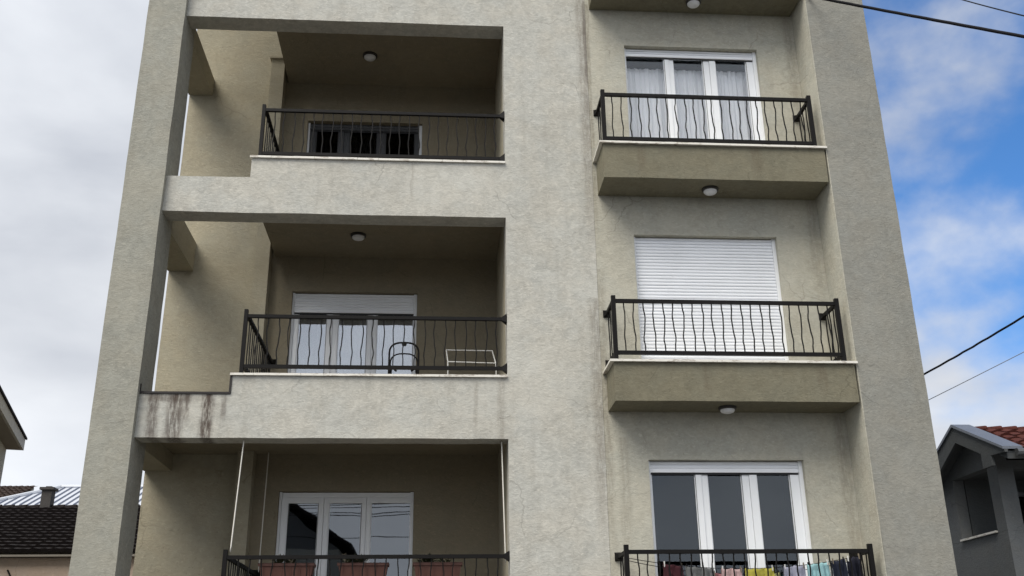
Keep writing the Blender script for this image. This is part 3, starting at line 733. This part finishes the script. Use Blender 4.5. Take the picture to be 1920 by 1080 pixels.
bm = bmesh.new(); tube(bm, [(-13.0, yr, zr+.02), (-5, yr, zr+.02)], .09, 8); tube(bm, [(-13.0, yr, zr+.02), (-14.65, ye, ze+.02)], .08, 8); obj("ridge_cap", bm, M_mroof, H)
H = empty("far_tiled_house", "brown tiled roof just showing behind the metal roof at the far left", "house")
bxo("wall", M_cream, H, (-26, -16.2, 26.6, 33, -1.6, 5.7))
bm = bmesh.new(); tiled_slope(bm, -27, -15.9, 26, 5.9, 30, 7.42, 12, 50, amp=.05, step=.05); obj("roof", bm, tile_mat("brown_tiles", (.03, .02, .017), (.06, .042, .034), (.12, .10, .08)), H)
bxo("roof_deck", M_soffit, H, (-26.8, -16.1, 29.95, 30.2, 5.5, 7.40))

# building corner at the far left edge
H = empty("neighbouring_building", "cream building corner with a deep roof overhang at the left edge", "building")
k_ = (8+11.9067)/(2+11.9067)
P1 = Vector((-5.5314*k_, 8.0)); P0_ = Vector((-4.905*k_, (11.9067-.4964)*k_-11.9067)); d_ = (P1-P0_).normalized(); n_ = Vector((-d_.y, d_.x))   # n_ points left
if n_.x > 0: n_ = -n_
zE = 3.1145*k_; fh = .235
def along(a, b): q = P1+d_*a+n_*b; return (q.x, q.y)
def lbox(name, mat, a0, a1, b0, b1, z0, z1, slope=0):
    bm = bmesh.new(); q = [along(a0, b0), along(a1, b0), along(a1, b1), along(a0, b1)]
    hexa(bm, [(*q[0], z0), (*q[1], z0), (*q[2], z0+slope), (*q[3], z0+slope), (*q[0], z1), (*q[1], z1), (*q[2], z1+slope), (*q[3], z1+slope)])
    return obj(name, bm, mat, H)
lbox("wall", M_cream, -9, -.02, .30, 7, -1.6, zE-fh-.004)
lbox("fascia", M_fascia, -9.3, 0, 0, .045, zE-fh, zE-.03)
lbox("fascia", M_fascia, -.045, 0, .047, 7.2, zE-fh+.0, zE-.032)
lbox("soffit", M_soffit, -9.3, -.047, .047, 7.2, zE-fh-.002, zE-fh+.02)
lbox("roof", M_tiledark, -9.4, .03, -.03, 3.6, zE-.028, zE+.012, slope=1.2)
lbox("roof", M_tiledark, -9.4, .03, 3.602, 7.3, zE+1.17, zE+1.21, slope=0)

# dark grey house on the right
H = empty("grey_house", "dark grey house with a small gable and red tiled roof, right of the right pier", "house")
GX, GV = 10.2, 9.88
# side wall with the loggia opening, built round it
bm = bmesh.new()
box(bm, GX, GX+.22, 5.75, 7.85, -1.6, 2.36); box(bm, GX, GX+.22, 5.75, 6.08, 2.362, 3.545); box(bm, GX, GX+.22, 7.40, 7.85, 2.362, 3.545)
prism(bm, [(5.75, 3.547), (7.85, 3.547), (7.85, 3.60), (6.44, 4.24), (5.75, 3.92)], 'x', GX+.002, GX+.22)
obj("side_wall", bm, M_dgrey2, H)
bm = bmesh.new()
box(bm, GX+.222, 18, 5.755, 5.97, -1.6, 2.36); box(bm, GX+.0, 10.56, 5.752, 6.079, 2.364, 3.46) if False else None
box(bm, GX+.222, 10.52, 5.755, 6.05, 2.362, 3.46); box(bm, 12.4, 18, 5.755, 5.97, 2.362, 3.46); box(bm, GX+.222, 18, 5.756, 5.97, 3.462, 3.62)
obj("front_wall", bm, M_dgrey2, H)
bxo("inner_wall", M_dgrey, H, (GX+.25, 18, 7.42, 7.6, -1.6, 3.7), (12.2, 12.35, 5.98, 7.41, -1.6, 3.7), (GX+.25, 12.2, 5.98, 7.41, 2.0, 2.1), (GX+.23, 18, 5.98, 7.41, 3.55, 3.6))
wn = bxo("window", M_gutter, H, (11.15, 11.23, 7.30, 7.41, 2.1, 3.3), (11.9, 11.98, 7.30, 7.41, 2.1, 3.3), (11.23, 11.9, 7.30, 7.41, 3.22, 3.3))
bxo("pane", M_glass, wn, (11.232, 11.898, 7.38, 7.40, 2.1, 3.218))
bxo("sill", M_marble, H, (GX-.05, GX+.24, 6.085, 7.395, 2.364, 2.40)); bxo("sill", M_marble, H, (10.525, 12.39, 5.70, 5.98, 2.364, 2.40))
sl_ = (4.40-3.64)/(6.44-4.83)
bm = bmesh.new()
ya, za, yf = 6.44, 4.39, 4.83; yb = 2*ya-yf
zf = za-sl_*(ya-yf)
# barge boards
prism(bm, [(yf, zf), (ya, za), (ya, za-.30), (5.62, za-.30-sl_*(ya-5.62)), (5.62, 3.43), (5.30, 3.43), (5.30, zf-.02), (yf, zf-.05)], 'x', GV, GV+.06)
prism(bm, [(yb, zf), (ya+.001, za), (ya+.001, za-.30), (yb-.2, za-.36-sl_*(yb-.2-ya)), (yb-.2, 3.40), (yb, 3.40)], 'x', GV, GV+.06)
obj("barge_board", bm, M_dgrey, H)
bm = bmesh.new()
prism(bm, [(yf+.05, zf-.03), (ya, za-.05), (yb-.05, zf-.03), (yb-.05, zf-.16), (ya, za-.20), (yf+.05, zf-.16)], 'x', GV+.061, 18); obj("soffit", bm, M_dgrey, H)
bm = bmesh.new()
prism(bm, [(yf, zf+.002), (ya, za+.002), (yb, zf+.002), (yb, zf+.05), (ya, za+.055), (yf, zf+.05)], 'x', GV-.03, 10.22); obj("verge_flashing", bm, M_metal, H)
bm = bmesh.new(); tiled_slope(bm, 10.225, 18, yf, zf-.02, ya, za-.06, 6, 26, amp=.04, step=.035)
rf = obj("roof", bm, M_tilered, H)
bm = bmesh.new(); tiled_slope(bm, 10.225, 18, yb, zf-.02, ya, za-.06, 6, 26, amp=.04, step=.035); obj("rear_roof", bm, M_tilered, H)
bm = bmesh.new()
for i in range(26): tube(bm, [(10.25+.3*i, ya, za-.045), (10.25+.3*i+.29, ya, za-.03)], [.055, .068], 8)
obj("ridge_tiles", bm, M_tilered, H)
bm = bmesh.new(); tube(bm, [(10.05, yf-.07, zf-.07), (18, yf-.07, zf-.07)], .07, 10); obj("gutter", bm, M_gutter, H)
# reddish neighbour glimpsed past the pier
H = empty("small_red_house", "sliver of a reddish tiled house between the right pier and the dark grey house", "house")
bxo("wall", M_cream, H, (11.2, 14.5, 13.5, 18, -1.6, 4.0))
bm = bmesh.new(); tiled_slope(bm, 10.9, 14.8, 13.1, 3.9, 15.8, 4.9, 6, 14); obj("roof", bm, M_tilered, H)
bxo("roof_deck", M_soffit, H, (11.0, 14.7, 15.7, 15.9, 3.9, 4.85))

# ------------------------------------------------------------------ street opposite (mirrored in the windows)
H = empty("opposite_house", "dark gabled house across the street, seen mirrored in the lowest loggia door", "house")
bxo("wall", M_cream, H, (-13.3, -3.75, -36, -25.2, -1.6, 4.9))
bm = bmesh.new(); prism(bm, [(-13.3, 4.9), (-3.75, 4.9), (-8.5, 8.2)], 'y', -36, -25.2); obj("gable", bm, M_dgrey2, H)
bm = bmesh.new(); prism(bm, [(-13.75, 4.85), (-8.5, 8.55), (-3.3, 4.95), (-3.3, 5.08), (-8.5, 8.72), (-13.75, 5.0)], 'y', -36.4, -24.8); obj("roof", bm, M_tiledark, H)
H = empty("opposite_bungalow", "low house across the street to the right, mirrored faintly in the lowest balcony door", "house")
bxo("wall", M_cream, H, (4, 16, -44, -34, -1.6, 2.2))
bm = bmesh.new(); prism(bm, [(3.5, 2.2), (10, 4.6), (16.5, 2.2)], 'y', -44.5, -33.5); obj("roof", bm, M_tiledark, H)
for i, (z, s_) in enumerate(((5.75, .25), (5.62, .3), (5.48, .22), (5.32, .28), (5.16, .2), (4.5, .12))):
    cable("power_cable", ["uppermost", "second", "third", "fourth", "fifth", "lowest"][i]+" street power line mirrored in the lowest loggia door", "power cable", [(-16, -17.7+.06*i, z+.1), (3.6, -17.7+.06*i, z+.12*(-1)**i)], .014, M_cable, sag=s_, group="street power lines mirrored in the window")
for x, lb in ((-16, "left"), (3.6, "right")):
    bm = bmesh.new(); tube(bm, [(x, -17.55, -1.6), (x, -17.55, 6.4)], [.16, .10], 10); box(bm, x-.05, x+.05, -18.1, -17.0, 5.9, 6.0)
    tag(obj("utility_pole", bm, M_conc), "grey concrete pole carrying the street power lines at their "+lb+" end", "utility pole")
